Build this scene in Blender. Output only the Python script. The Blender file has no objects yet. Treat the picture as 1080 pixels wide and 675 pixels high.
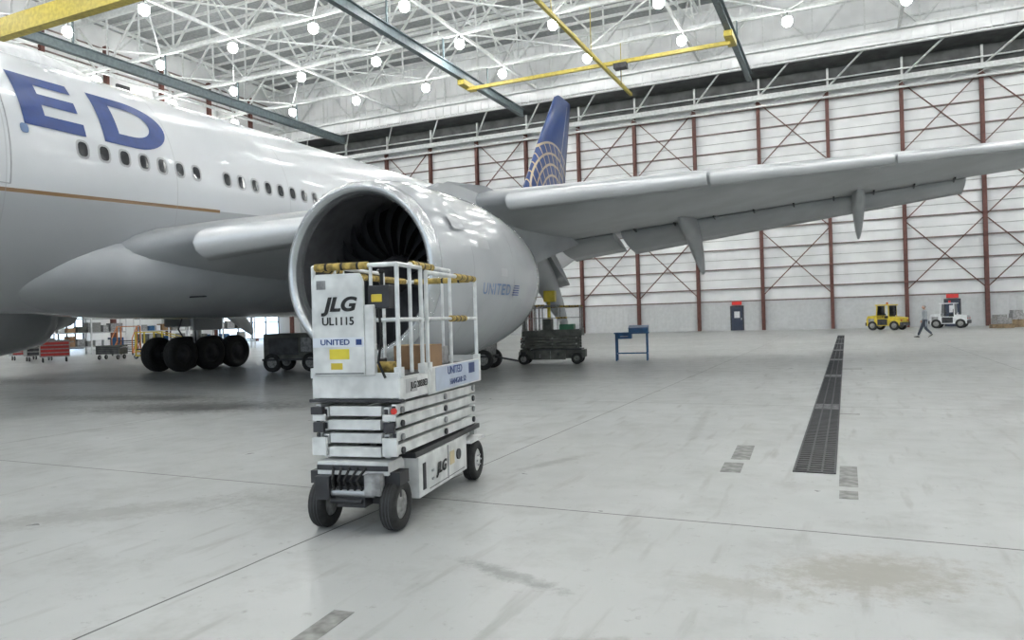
import bpy, bmesh, math, random
from math import sin, cos, pi, radians, sqrt
from mathutils import Vector, Matrix
random.seed(7)
S = bpy.context.scene
COL = S.collection

# ------------------------------------------------------------------ materials
def M(name, col, rough=.5, metal=0., noise=.06, nscale=4., bump=0., emis=0., spec=.5, coat=0.):
    m = bpy.data.materials.new(name); m.use_nodes = True
    n = m.node_tree.nodes; l = m.node_tree.links
    b = n['Principled BSDF']
    b.inputs['Roughness'].default_value = rough
    b.inputs['Metallic'].default_value = metal
    b.inputs['Specular IOR Level'].default_value = spec
    if coat: b.inputs['Coat Weight'].default_value = coat; b.inputs['Coat Roughness'].default_value = .08
    tc = n.new('ShaderNodeTexCoord'); nz = n.new('ShaderNodeTexNoise')
    nz.inputs['Scale'].default_value = nscale; nz.inputs['Detail'].default_value = 2
    l.new(tc.outputs['Object'], nz.inputs['Vector'])
    r = n.new('ShaderNodeValToRGB')
    lo = [max(0, c*(1-noise*2)) for c in col]; hi = [min(1, c*(1+noise)) for c in col]
    r.color_ramp.elements[0].position = .35; r.color_ramp.elements[1].position = .65
    r.color_ramp.elements[0].color = (*lo, 1); r.color_ramp.elements[1].color = (*hi, 1)
    l.new(nz.outputs['Fac'], r.inputs['Fac']); l.new(r.outputs['Color'], b.inputs['Base Color'])
    if bump:
        bp = n.new('ShaderNodeBump'); bp.inputs['Strength'].default_value = bump; bp.inputs['Distance'].default_value = .02
        l.new(nz.outputs['Fac'], bp.inputs['Height']); l.new(bp.outputs['Normal'], b.inputs['Normal'])
    if emis:
        b.inputs['Emission Color'].default_value = (*col, 1); b.inputs['Emission Strength'].default_value = emis
    return m

class NT:
    """tiny helper for math node graphs"""
    def __init__(s, m): s.m = m; s.n = m.node_tree.nodes; s.l = m.node_tree.links
    def math(s, op, a, b=None, c=None):
        x = s.n.new('ShaderNodeMath'); x.operation = op
        for i, v in enumerate((a, b, c)):
            if v is None: continue
            if isinstance(v, (int, float)): x.inputs[i].default_value = v
            else: s.l.new(v, x.inputs[i])
        return x.outputs[0]
    def xyz(s):
        tc = s.n.new('ShaderNodeTexCoord'); sp = s.n.new('ShaderNodeSeparateXYZ')
        s.l.new(tc.outputs['Object'], sp.inputs[0]); s.tc = tc
        return sp.outputs
    def mix(s, fac, a, b):
        x = s.n.new('ShaderNodeMix'); x.data_type = 'RGBA'
        if isinstance(fac, float): x.inputs[0].default_value = fac
        else: s.l.new(fac, x.inputs[0])
        for i, v in ((6, a), (7, b)):
            if isinstance(v, tuple): x.inputs[i].default_value = (*v, 1)
            else: s.l.new(v, x.inputs[i])
        return x.outputs[2]
    def noise(s, scale, detail=4, rough=.5):
        x = s.n.new('ShaderNodeTexNoise'); x.inputs['Scale'].default_value = scale
        x.inputs['Detail'].default_value = detail; x.inputs['Roughness'].default_value = rough
        s.l.new(s.tc.outputs['Object'], x.inputs['Vector']); return x.outputs['Fac']
    def ramp(s, f, p0, p1, c0=(0, 0, 0), c1=(1, 1, 1)):
        x = s.n.new('ShaderNodeValToRGB'); e = x.color_ramp.elements
        e[0].position = p0; e[1].position = p1; e[0].color = (*c0, 1); e[1].color = (*c1, 1)
        s.l.new(f, x.inputs['Fac']); return x.outputs['Color']

WHITE = M('white_paint', (.74, .75, .76), .4)
LWHITE = M('lift_white', (.76, .77, .76), .42, noise=.08, nscale=9)
LGREY = M('lift_grey', (.30, .30, .30), .5, noise=.2, nscale=12)
BLACK = M('black_rubber', (.018, .018, .018), .75, noise=.2, nscale=20)
DARK = M('dark_metal', (.045, .045, .05), .5, .3, noise=.2)
POCKET = M('shadow_steel', (.075, .08, .08), .6, noise=.2, nscale=1)  # dark colour paints in the shade of the gap below the fascia
STEEL = M('steel', (.45, .46, .47), .35, .8)
HUB = M('hub_grey', (.28, .28, .27), .5, noise=.2, nscale=20)
FOAM = M('yellow_foam', (.42, .30, .08), .8, noise=.25, nscale=20)
YEL = M('yellow_paint', (.66, .50, .04), .45, noise=.1)
CRYEL = M('crane_yellow', (.46, .37, .06), .5, noise=.1)
BLUE = M('united_blue_paint', (.010, .042, .19), .35)
BLUEF = M('faded_blue_paint', (.12, .19, .34), .4)
BLUEB = M('bench_blue', (.012, .08, .20), .45, noise=.15)
RED = M('red_paint', (.35, .02, .015), .4)
REDLT = M('red_lamp', (.6, .03, .02), .3)
CARD = M('cardboard', (.28, .17, .09), .8)
BEAMB = M('crane_beam_bluegrey', (.11, .145, .155), .5, noise=.1)
TRUSS = M('truss_white', (.68, .70, .69), .5)
COLR = M('column_red_oxide', (.11, .038, .028), .6, noise=.1)
GIRT = M('girt_brown', (.20, .155, .14), .6, noise=.1)
GIRT2 = M('panel_joint_grey', (.38, .38, .375), .6, noise=.1)
PANEL = M('insulation_white', (.76, .775, .775), .55, noise=.05, nscale=.5)
WAINS = M('wainscot_white', (.54, .555, .56), .5, noise=.03)
DECK = M('roof_deck', (.30, .315, .315), .6, noise=.08)
NAC = M('nacelle_paint', (.47, .485, .50), .22, noise=.03, nscale=1, coat=.4)
LIP = M('polished_lip', (.60, .615, .625), .22, .75, noise=.02)
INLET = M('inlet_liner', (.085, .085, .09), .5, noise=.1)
FANB = M('fan_blade', (.045, .047, .052), .35, .4)
WINGG = M('wing_grey', (.37, .385, .395), .35, noise=.06, nscale=.8)
SLATM = M('slat_metal', (.70, .715, .725), .25, .3, noise=.03, nscale=.7)
FLAPM = M('flap_grey', (.32, .335, .345), .4, noise=.06, nscale=.8)
FAIR = M('fairing_paint', (.42, .435, .45), .26, noise=.03, nscale=1, coat=.3)
GLASS = M('dark_glass', (.02, .022, .026), .1)
WINF = M('window_frame', (.36, .37, .38), .4)
SKIN = M('skin', (.45, .25, .18), .6)
HAIR = M('hair_grey', (.25, .24, .23), .8)
SHOE = M('shoe', (.03, .025, .02), .6)
OLIVE = M('olive_drab', (.09, .095, .08), .6, noise=.2)
GREEN = M('green_paint', (.05, .18, .10), .5)
ORANGE = M('orange_paint', (.5, .16, .03), .5)
WOOD = M('pallet_wood', (.35, .25, .15), .8, noise=.2)
LAMPM = M('lamp_glow', (1, .99, .96), .5, emis=60)
LAMPM.cycles.emission_sampling = 'NONE'
SKYWIN = M('daylight_glazing', (.66, .82, 1.0), .5, emis=3.2)
GRATE = M('grate_iron', (.03, .03, .031), .55, .3, noise=.3, nscale=10)
PATCH = M('floor_patch', (.25, .25, .235), .5, noise=.25, nscale=9)

# ------------------------------------------------------------------ mesh builder
class MB:
    def __init__(s): s.v = []; s.f = []; s.mi = []; s.sm = []; s.mats = []
    def _m(s, mat):
        if mat not in s.mats: s.mats.append(mat)
        return s.mats.index(mat)
    def add(s, vs, fs, mat, smooth=False):
        o = len(s.v); i = s._m(mat)
        s.v += [tuple(v) for v in vs]
        for f in fs: s.f.append([a+o for a in f]); s.mi.append(i); s.sm.append(smooth)
        return s
    def box(s, c, d, mat, rz=0, rx=0):
        hx, hy, hz = d[0]/2, d[1]/2, d[2]/2
        R = Matrix.Rotation(rz, 3, 'Z') @ Matrix.Rotation(rx, 3, 'X')
        vs = [Vector(c)+R @ Vector((x*hx, y*hy, z*hz)) for x in (-1, 1) for y in (-1, 1) for z in (-1, 1)]
        return s.add(vs, [(0, 1, 3, 2), (4, 6, 7, 5), (0, 4, 5, 1), (2, 3, 7, 6), (0, 2, 6, 4), (1, 5, 7, 3)], mat)
    def bb(s, a, b, mat):
        return s.box([(p+q)/2 for p, q in zip(a, b)], [abs(q-p) for p, q in zip(a, b)], mat)
    def beam(s, p, q, w, h, mat):
        p = Vector(p); q = Vector(q); d = (q-p).normalized()
        up = Vector((0, 0, 1)) if abs(d.z) < .95 else Vector((0, 1, 0))
        r = d.cross(up).normalized(); u = r.cross(d)
        vs = [e+r*(a*w/2)+u*(b*h/2) for e in (p, q) for a, b in ((-1, -1), (1, -1), (1, 1), (-1, 1))]
        return s.add(vs, [(3, 2, 1, 0), (4, 5, 6, 7), (0, 1, 5, 4), (1, 2, 6, 5), (2, 3, 7, 6), (3, 0, 4, 7)], mat)
    def loft(s, rings, mat, caps=True, smooth=True, closed=True):
        n = len(rings[0]); vs = [p for r in rings for p in r]; fs = []
        for i in range(len(rings)-1):
            for j in range(n if closed else n-1):
                k = (j+1) % n
                fs.append((i*n+j, i*n+k, (i+1)*n+k, (i+1)*n+j))
        s.add(vs, fs, mat, smooth)
        if caps and closed:
            s.add(rings[0], [tuple(range(n))[::-1]], mat); s.add(rings[-1], [tuple(range(n))], mat)
        return s
    def lathe(s, prof, o, axis, mat, seg=32, smooth=True, caps=False):
        o = Vector(o); a = Vector(axis).normalized()
        up = Vector((0, 0, 1)) if abs(a.z) < .9 else Vector((1, 0, 0))
        r = a.cross(up).normalized(); u = r.cross(a)
        rings = [[o+a*t+(r*cos(2*pi*k/seg)+u*sin(2*pi*k/seg))*max(rr, 1e-4) for k in range(seg)] for t, rr in prof]
        return s.loft(rings, mat, caps, smooth)
    def cyl(s, p, q, r, mat, seg=12, r2=None):
        p = Vector(p); q = Vector(q); L = (q-p).length
        return s.lathe([(0, r), (L, r if r2 is None else r2)], p, q-p, mat, seg, True, True)
    def tube(s, pts, r, mat, seg=8):
        for a, b in zip(pts[:-1], pts[1:]): s.cyl(a, b, r, mat, seg)
        for p in pts[1:-1]: s.ball(p, r*1.02, mat, 8)
        return s
    def ball(s, c, r, mat, seg=12, sz=1):
        c = Vector(c)
        n = max(4, seg//2)
        return s.lathe([(-cos(pi*i/n)*r*sz, sin(pi*i/n)*r) for i in range(n+1)], c, (0, 0, 1), mat, seg)
    def obj(s, name, parent=None, loc=(0, 0, 0), rz=0, bevel=0):
        me = bpy.data.meshes.new(name); me.from_pydata(s.v, [], s.f)
        for m in s.mats: me.materials.append(m)
        me.polygons.foreach_set('material_index', s.mi); me.polygons.foreach_set('use_smooth', s.sm)
        me.update()
        o = bpy.data.objects.new(name, me); COL.objects.link(o)
        o.location = loc; o.rotation_euler = (0, 0, rz)
        if parent: o.parent = parent
        if bevel:
            b = o.modifiers.new('Bevel', 'BEVEL'); b.width = bevel; b.segments = 2; b.limit_method = 'ANGLE'; b.angle_limit = radians(50)
        return o

def empty(name, loc=(0, 0, 0), rz=0):
    e = bpy.data.objects.new(name, None); COL.objects.link(e); e.location = loc; e.rotation_euler = (0, 0, rz); return e

def text(body, name, parent, loc, rot, size, mat, sx=1, bold=.0, shear=0, align='CENTER'):
    c = bpy.data.curves.new(name, 'FONT'); c.body = body; c.size = size; c.offset = bold; c.extrude = .0015; c.shear = shear
    c.align_x = align; c.align_y = 'CENTER'; c.materials.append(mat)
    o = bpy.data.objects.new(name, c); COL.objects.link(o); o.location = loc; o.rotation_euler = rot; o.scale = (sx, 1, 1); o.parent = parent
    return o

# ------------------------------------------------------------------ camera
f = 770.; H = 1.6; yaw = radians(24.6); th = radians(1.62)
F = Vector((-sin(yaw), cos(yaw), 0)); R = Vector((cos(yaw), sin(yaw), 0)); U = Vector((0, 0, 1))
Rr = R*cos(th)-U*sin(th); Uu = R*sin(th)+U*cos(th)
cam = bpy.data.cameras.new('camera'); cam.sensor_width = 36; cam.lens = f/1080*36; cam.clip_end = 500
co = bpy.data.objects.new('camera', cam); COL.objects.link(co)
mw = Matrix((Rr, Uu, -F)).transposed().to_4x4(); mw.translation = Vector((0, 0, H)); co.matrix_world = mw
S.camera = co

# ------------------------------------------------------------------ floor
XL, XR, YF, YB = -62., 34., -26., 72.
fm = bpy.data.materials.new('sealed_concrete'); fm.use_nodes = True
t = NT(fm); bs = t.n['Principled BSDF']; X, Y, Z = t.xyz()
base = t.mix(t.ramp(t.noise(.22, 4, .6), .35, .68), (.395, .405, .395), (.50, .51, .50))
base = t.mix(t.ramp(t.noise(1.3, 5, .7), .50, .78), base, (.32, .325, .31))
n9 = t.noise(7, 5, .75)
base = t.mix(t.ramp(n9, .60, .74), base, (.26, .26, .245))
mp = t.n.new('ShaderNodeMapping'); mp.inputs['Scale'].default_value = (2.2, .30, 1); mp.inputs['Rotation'].default_value = (0, 0, .5)
t.l.new(t.tc.outputs['Object'], mp.inputs['Vector'])
sn = t.n.new('ShaderNodeTexNoise'); sn.inputs['Scale'].default_value = 3; sn.inputs['Detail'].default_value = 5; t.l.new(mp.outputs[0], sn.inputs['Vector'])
base = t.mix(t.ramp(sn.outputs['Fac'], .58, .76), base, (.31, .31, .295))
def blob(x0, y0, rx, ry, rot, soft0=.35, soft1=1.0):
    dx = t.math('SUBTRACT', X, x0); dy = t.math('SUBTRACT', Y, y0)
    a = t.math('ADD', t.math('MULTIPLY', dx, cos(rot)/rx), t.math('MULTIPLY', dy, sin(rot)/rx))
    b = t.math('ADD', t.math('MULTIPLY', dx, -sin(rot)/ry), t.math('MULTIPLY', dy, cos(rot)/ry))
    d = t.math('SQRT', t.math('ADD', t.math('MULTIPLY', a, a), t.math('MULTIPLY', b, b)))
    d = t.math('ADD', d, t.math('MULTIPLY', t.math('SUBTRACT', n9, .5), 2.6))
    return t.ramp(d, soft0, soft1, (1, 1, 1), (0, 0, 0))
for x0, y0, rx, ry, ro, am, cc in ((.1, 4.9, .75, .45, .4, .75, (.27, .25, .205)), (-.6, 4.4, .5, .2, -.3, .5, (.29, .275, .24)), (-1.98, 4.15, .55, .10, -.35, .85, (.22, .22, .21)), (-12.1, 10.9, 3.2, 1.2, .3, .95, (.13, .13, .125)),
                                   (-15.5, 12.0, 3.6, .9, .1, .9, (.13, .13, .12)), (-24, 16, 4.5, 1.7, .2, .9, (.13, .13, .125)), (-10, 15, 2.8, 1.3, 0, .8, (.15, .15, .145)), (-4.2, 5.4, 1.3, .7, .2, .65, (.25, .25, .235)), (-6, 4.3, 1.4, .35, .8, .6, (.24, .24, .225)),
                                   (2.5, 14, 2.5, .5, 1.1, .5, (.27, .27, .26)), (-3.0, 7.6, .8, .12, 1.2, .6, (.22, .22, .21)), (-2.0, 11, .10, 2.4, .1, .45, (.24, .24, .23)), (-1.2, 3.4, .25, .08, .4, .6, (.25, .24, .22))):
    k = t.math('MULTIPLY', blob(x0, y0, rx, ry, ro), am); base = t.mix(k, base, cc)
wob = t.math('MULTIPLY', t.math('SUBTRACT', t.noise(1.5, 2), .5), .02)
def seam(co_, x0, pitch, w):
    a = t.math('ADD', co_, -x0+pitch*50+pitch/2); a = t.math('ADD', a, wob)
    a = t.math('MODULO', a, pitch); a = t.math('ABSOLUTE', t.math('SUBTRACT', a, pitch/2))
    return t.math('LESS_THAN', a, w)
sm = t.math('MAXIMUM', seam(X, -3.7, 7.6, .009), seam(Y, 5.72, 7.6, .010))
base = t.mix(sm, base, (.05, .05, .045))
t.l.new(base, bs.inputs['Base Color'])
rr = t.math('MULTIPLY_ADD', t.noise(2.5, 3), .3, .20); t.l.new(rr, bs.inputs['Roughness'])
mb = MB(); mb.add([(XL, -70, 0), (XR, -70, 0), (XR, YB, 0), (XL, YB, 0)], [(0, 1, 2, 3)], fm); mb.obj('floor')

mb = MB(); x0, x1, y0, y1 = -.53, -.13, 7.8, 52
mb.bb((x0, y0, 0), (x1, y1, .004), GRATE)
for xx in (x0, x0+.13, x0+.26, x1-.02): mb.bb((xx, y0, .004), (xx+.02, y1, .010), DARK)
yy = y0
while yy < y1: mb.bb((x0+.01, yy, .004), (x1-.01, yy+.035, .009), LGREY if int(yy*1.4) % 9 == 0 else DARK); yy += .12
mb.obj('trench_drain')
for i, (cx, cy, sx, sy, rz) in enumerate([(-1.12, 8.75, .20, .9, .05), (-1.12, 7.85, .20, .5, .05), (-.02, 7.75, .16, .95, 0), (-.02, 6.95, .15, .3, 0), (-2.56, 3.0, .13, .6, .1), (-.1, 12.4, .5, .08, 0), (0.1, 22, .5, .2, 0)]):
    MB().box((0, 0, .001), (sx, sy, .002), PATCH).obj('floor_patch', loc=(cx, cy, .001), rz=rz)

# ------------------------------------------------------------------ back wall
mb = MB()
mb.bb((XL, YB, 0), (XR, YB+.3, 23.5), PANEL)
mb.obj('wall_back')
mb = MB()
mb.bb((XL, YB-.12, 0), (XR, YB-.05, 2.75), WAINS)
x = XL
while x < XR: mb.bb((x, YB-.15, 0), (x+.12, YB-.12, 2.72), WAINS); x += .45
mb.bb((XL, YB-.2, 2.72), (XR, YB-.02, 2.84), GIRT)
mb.obj('trim_wainscot', None)
mb = MB()
z = 3.9; i = 0
while z < 21.3:
    if i % 2: mb.bb((XL, YB-.05, z), (XR, YB-.01, z+.05), GIRT2)
    else: mb.bb((XL, YB-.20, z), (XR, YB-.01, z+.11), GIRT)
    z += .93; i += 1
mb.obj('trim_girts')
mb = MB()
cols = [-18.8+5.9*k for k in range(-7, 9)]
for x in cols:
    mb.bb((x-.15, YB-.62, 0), (x+.15, YB-.58, 21.5), COLR); mb.bb((x-.15, YB-.24, 0), (x+.15, YB-.2, 21.5), COLR)
    mb.bb((x-.02, YB-.6, 0), (x+.02, YB-.2, 21.5), COLR)
for i, x in enumerate(cols[:-1]):
    if i in (0, 2, 4, 6, 7, 9, 11, 12, 14):
        for za, zb in ((3.2, 9.2), (9.2, 15.2), (15.2, 21.2)):
            mb.beam((x, YB-.35, za), (x+5.9, YB-.35, zb), .085, .085, COLR)
            mb.beam((x, YB-.35, zb), (x+5.9, YB-.35, za), .085, .085, COLR)
mb.obj('wall_columns')
mb = MB()
mb.bb((XL, YB-1.2, 21.2), (XR, YB-.9, 21.6), TRUSS); mb.bb((XL, YB-1.0, 20.6), (XR, YB-.8, 20.75), TRUSS)
x = XL
while x < XR-1: mb.beam((x, YB-.95, 20.7), (x+1, YB-.95, 21.2), .06, .06, TRUSS); mb.beam((x+1, YB-.95, 21.2), (x+2, YB-.95, 20.7), .06, .06, TRUSS); x += 2
mb.bb((XL, YB-1.2, 21.6), (XR, YB-.05, 21.66), TRUSS)
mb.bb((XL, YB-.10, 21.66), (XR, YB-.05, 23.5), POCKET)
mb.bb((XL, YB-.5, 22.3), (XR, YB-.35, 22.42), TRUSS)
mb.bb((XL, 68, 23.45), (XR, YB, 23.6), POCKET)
x = XL+2
while x < XR: mb.beam((x, YB-.6, 21.6), (x+2.9, 68.4, 23.5), .12, .12, TRUSS); mb.beam((x, YB-.3, 21.6), (x, YB-.3, 23.4), .18, .18, TRUSS); x += 5.9
mb.obj('trim_header_catwalk')
mb = MB(); mb.bb((XL, 68, 23.3), (XR, 68.15, 29.8), PANEL)
x = XL
while x < XR: mb.bb((x, 67.93, 23.3), (x+.12, 68, 29.6), PANEL); x += .9
for z in (23.3, 25.4, 27.5): mb.bb((XL, 67.85, z), (XR, 67.95, z+.15), TRUSS)
mb.obj('wall_fascia')
mb = MB(); mb.bb((XL-.3, YF, 0), (XL, YB, 30), PANEL)
y = YF
while y < YB: mb.bb((XL, y, 0), (XL+.4, y+.35, 28), COLR); y += 6.
for k in range(14): mb.bb((XL, YF, 3+k*1.9), (XL+.15, YB, 3.1+k*1.9), GIRT)
mb.obj('wall_left')
mb = MB(); mb.bb((XR, YF, 0), (XR+.3, YB, 30), PANEL)
for k in range(14): mb.bb((XR-.15, YF, 3+k*1.9), (XR, YB, 3.1+k*1.9), GIRT)
mb.obj('wall_right')
for i, (ya, yb, za, zb) in enumerate([(59, 67.5, .3, 4.0), (40, 43, .2, 3.0)]):
    mb = MB(); mb.bb((XL+.42, ya, za), (XL+.46, yb, zb), SKYWIN)
    n = 4
    for k in range(n+1): yy = ya+(yb-ya)*k/n; mb.bb((XL+.46, yy-.06, za), (XL+.56, yy+.06, zb), DARK)
    for k in range(3): zz = za+(zb-za)*k/2; mb.bb((XL+.46, ya, zz-.06), (XL+.56, yb, zz+.06), DARK)
    mb.obj('window_%d' % (i+1))
for i, x in enumerate((-9.4, 8.2)):
    mb = MB(); yb = YB-.16
    mb.bb((x-.62, yb-.06, 0), (x+.62, yb, 2.35), DARK); mb.bb((x-.5, yb-.09, .05), (x+.5, yb-.06, 2.2), M('door_dark_blue', (.02, .03, .06), .4))
    mb.bb((x-.25, yb-.11, 1.2), (x+.25, yb-.09, 1.8), WHITE); mb.bb((x+.36, yb-.13, 1.0), (x+.42, yb-.09, 1.2), STEEL)
    mb.bb((x-.45, yb-.14, 2.42), (x+.45, yb-.04, 2.75), REDLT)
    mb.obj('door_%d' % (i+1))

# ------------------------------------------------------------------ ceiling + trusses
mb = MB(); mb.bb((XL, YF, 29.8), (XR, YB, 30.1), DECK)
y = YF
while y < 68: mb.bb((XL, y, 29.55), (XR, y+.12, 29.8), TRUSS); y += 2.0
mb.obj('ceiling')
mb = MB(); ZB, ZT = 24.6, 29.0
YS = [-12.5+8*j for j in range(10)]
for y in YS+[67.5]:
    mb.beam((XL, y, ZB), (XR, y, ZB), .28, .28, TRUSS); mb.beam((XL, y, ZT), (XR, y, ZT), .28, .28, TRUSS)
    n = int((XR-XL)/4)
    for k in range(n):
        a = XL+4*k
        if k % 2: mb.beam((a, y, ZB), (a+4, y, ZT), .15, .15, TRUSS)
        else: mb.beam((a, y, ZT), (a+4, y, ZB), .15, .15, TRUSS)
        mb.beam((a, y, ZB), (a, y, ZT), .12, .12, TRUSS)
for i in range(7):
    x = -59.5+16*i
    if x > XR: break
    mb.beam((x, YF, ZB), (x, 67.5, ZB), .22, .22, TRUSS); mb.beam((x, YF, ZT), (x, 67.5, ZT), .22, .22, TRUSS)
    for k in range(len(YS)):
        y = YS[k]
        mb.beam((x, y, ZB), (x, y+4, ZT), .13, .13, TRUSS); mb.beam((x, y+4, ZT), (x, y+8 if k < 9 else 67.5, ZB), .13, .13, TRUSS)
    if x+16 <= XR:
        for k in range(3, 9):
            mb.beam((x, YS[k], ZB), (x+8, YS[k]+8, ZB), .10, .10, TRUSS); mb.beam((x+16, YS[k], ZB), (x+8, YS[k]+8, ZB), .10, .10, TRUSS)
mb.obj('roof_trusses')
# overhead travelling cranes: runway beams hung from the trusses, bridges and monorail
mb = MB()
for x in (-51, -29, -7.2, 14.8):
    for dz, w, h in ((0, .45, .06), (.35, .08, .7), (.7, .45, .06)): mb.bb((x-w/2, YF, 22+dz-h/2), (x+w/2, 67.4, 22+dz+h/2), BEAMB)
    for y in YS: mb.beam((x, y, 22.7), (x, y, ZB), .12, .12, BEAMB)
def crane(y, xa, xb, z, d, w, hoist):
    mb.bb((xa, y-w/2, z-d), (xb, y+w/2, z), CRYEL)
    for xx in (xa, xb): mb.bb((xx-.3, y-1.2, z-.05), (xx+.3, y+1.2, z+.38), CRYEL)
    if hoist:
        xm = xa+(xb-xa)*.62
        mb.bb((xm-.5, y-.35, z-d-.4), (xm+.5, y+.35, z-d), DARK); mb.cyl((xm, y, z-d-1.6), (xm, y, z-d-.4), .03, DARK)
crane(29, -51, -29, 21.6, 1.2, .6, False)
crane(55.5, -29, -7.2, 21.6, .28, .22, True)
mb.bb((-16.68, 20, 20.85), (-16.46, 62.5, 21.10), CRYEL)
for y in YS[4:]: mb.beam((-16.57, y, 21.1), (-16.57, y, ZB), .05, .05, CRYEL)
mb.obj('overhead_crane_system')

mb = MB(); lampE = empty('high_bay_lighting')
pl = bpy.data.lights.new('lamp_light', 'POINT'); pl.energy = 480; pl.shadow_soft_size = .35; pl.color = (.98, 1, .99)
for i in range(12):
    for j in range(10):
        x = -59.5+8*i; y = YS[j]
        if x > XR-2: continue
        z = 23.75
        mb.cyl((x, y, z+.35), (x, y, ZB-.1), .04, DARK, 6)
        mb.lathe([(.45, .12), (.34, .2), (.2, .36)], (x, y, z), (0, 0, 1), WHITE, 12)
        mb.ball((x, y, z-.05), .38, LAMPM, 12)
        if (i+j) % 2 == 0:
            lo = bpy.data.objects.new('lamp_light', pl); COL.objects.link(lo); lo.location = (x, y, z-.85); lo.parent = lampE
mb.obj('lamp_housings', lampE)

w = bpy.data.worlds.new('world'); S.world = w; w.use_nodes = True
w.node_tree.nodes['Background'].inputs[0].default_value = (.78, .90, 1, 1); w.node_tree.nodes['Background'].inputs[1].default_value = 1.3

# ------------------------------------------------------------------ AIRLINER
A = empty('airliner', (-18.6, 0, 0))
ZC, RF = 5.2, 3.1
pm = bpy.data.materials.new('fuselage_paint'); pm.use_nodes = True
t = NT(pm); bs = t.n['Principled BSDF']; X, Y, Z = t.xyz()
ln = t.math('SUBTRACT', Z, t.math('MULTIPLY_ADD', Y, .04, 4.20))
gray = t.math('LESS_THAN', ln, 0.)
c = t.mix(gray, (.63, .65, .67), (.40, .415, .43))
gold = t.math('MULTIPLY', t.math('LESS_THAN', t.math('ABSOLUTE', ln), .04), t.math('LESS_THAN', Y, 14.9))
c = t.mix(gold, c, (.24, .14, .06))
pan = t.math('ABSOLUTE', t.math('SUBTRACT', t.math('MODULO', t.math('ADD', Y, 60), 4.2), 2.1))
c = t.mix(t.math('MULTIPLY', t.math('LESS_THAN', pan, .012), .35), c, (.3, .3, .3))
c = t.mix(t.math('MULTIPLY', t.ramp(t.noise(.8, 3), .4, .7), .12), c, (.45, .45, .45))
t.l.new(c, bs.inputs['Base Color']); bs.inputs['Roughness'].default_value = .26; bs.inputs['Coat Weight'].default_value = .3; bs.inputs['Coat Roughness'].default_value = .08
secs = [(-10, 4.35, .05), (-9.8, 4.37, .45), (-9.3, 4.45, .95), (-8.4, 4.6, 1.5), (-7.2, 4.78, 2.0), (-5.6, 4.95, 2.5), (-3.6, 5.1, 2.88), (-1, ZC, RF)] + \
       [(y, ZC, RF) for y in range(3, 34, 3)] + [(36, 5.25, 3.05), (39, 5.5, 2.8), (42, 5.85, 2.42), (45, 6.2, 2.0), (48, 6.5, 1.55), (50.5, 6.75, 1.12), (52.3, 6.9, .7), (53.4, 7.0, .3), (53.6, 7.0, .05)]
NS = 96
mb = MB(); mb.loft([[(r*cos(2*pi*k/NS), y, zc+r*sin(2*pi*k/NS)) for k in range(NS)] for y, zc, r in secs], pm); mb.obj('fuselage', A)
def sring(y, w, zc, h, n=2.3, N=48):
    o = []
    for k in range(N):
        a = 2*pi*k/N; ca, sa = cos(a), sin(a)
        o.append((w*math.copysign(abs(ca)**(2/n), ca), y, zc+h*math.copysign(abs(sa)**(2/n), sa)))
    return o
mb = MB()
mb.loft([sring(8.5, .8, 2.9, .4), sring(10.0, 1.75, 3.05, .72), sring(11.0, 2.4, 3.15, .95), sring(12.0, 2.92, 3.2, 1.10), sring(13.2, 3.35, 3.18, 1.18), sring(14.6, 3.62, 3.15, 1.2), sring(17, 3.72, 3.1, 1.18), sring(26, 3.55, 3.1, 1.12), sring(29, 3.0, 3.1, .98), sring(32, 2.0, 3.0, .7), sring(33.5, 1.0, 3.0, .4)], FAIR)
mb.bb((2.95, 13.9, 2.42), (3.50, 13.96, 2.46), DARK)
mb.obj('wing_body_fairing', A)
mb = MB()
def cylpt(y, ang, dr=0): return ((RF+dr)*cos(ang), y, ZC+(RF+dr)*sin(ang))
def oval(y, ang, wy, hz, dr, mat, sgn=1, n=14):
    pts = []
    for k in range(n):
        a = 2*pi*k/n; ca, sa = cos(a), sin(a)
        p = cylpt(y+wy*math.copysign(abs(ca)**.7, ca), ang+hz/RF*math.copysign(abs(sa)**.7, sa), dr)
        pts.append((p[0]*sgn, p[1], p[2]))
    mb.add(pts, [tuple(range(n))], mat)
aw = math.asin((5.72-ZC)/RF)
wy = [10.98+.527*i for i in range(7)]+[15.2+.527*i for i in range(9)]+[20.4+.527*i for i in range(14)]+[29.3+.527*i for i in range(16)]+[-4.5+.527*i for i in range(22)]
for y in wy:
    for sg in (1, -1):
        oval(y, aw, .165, .225, .006, WINF, sg); oval(y, aw, .115, .17, .012, GLASS, sg)
mb.obj('cabin_windows', A)
mb = MB()
def door(yc, wd, z0, z1):
    a0 = math.asin((z0-ZC)/RF); a1 = math.asin((z1-ZC)/RF); n = 14; pts = []
    for k in range(n+1): pts.append((yc-wd/2, a0+(a1-a0)*k/n))
    for k in range(n+1): pts.append((yc+wd/2, a1+(a0-a1)*k/n))
    for sg in (1, -1):
        P = [Vector((sg*cylpt(a, b, .004)[0],)+cylpt(a, b, .01)[1:]) for a, b in pts]
        for p, q in zip(P, P[1:]+P[:1]): mb.beam(p, q, .02, .02, WINF)
door(8.85, 1.07, 4.7, 6.6); door(27.9, 1.07, 4.7, 6.6); door(-5.4, 1.07, 4.7, 6.6)
mb.obj('cabin_doors', A)
mb = MB()
for sg in (1, -1):
    mb.add([(sg*.05, -8.2, 5.95), (sg*.9, -8.0, 5.85), (sg*.95, -7.4, 6.35), (sg*.05, -7.55, 6.5)], [(0, 1, 2, 3)], GLASS)
    mb.add([(sg*1.0, -8.0, 5.8), (sg*1.65, -7.3, 5.7), (sg*1.5, -6.9, 6.2), (sg*1.05, -7.35, 6.35)], [(0, 1, 2, 3)], GLASS)
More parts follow.
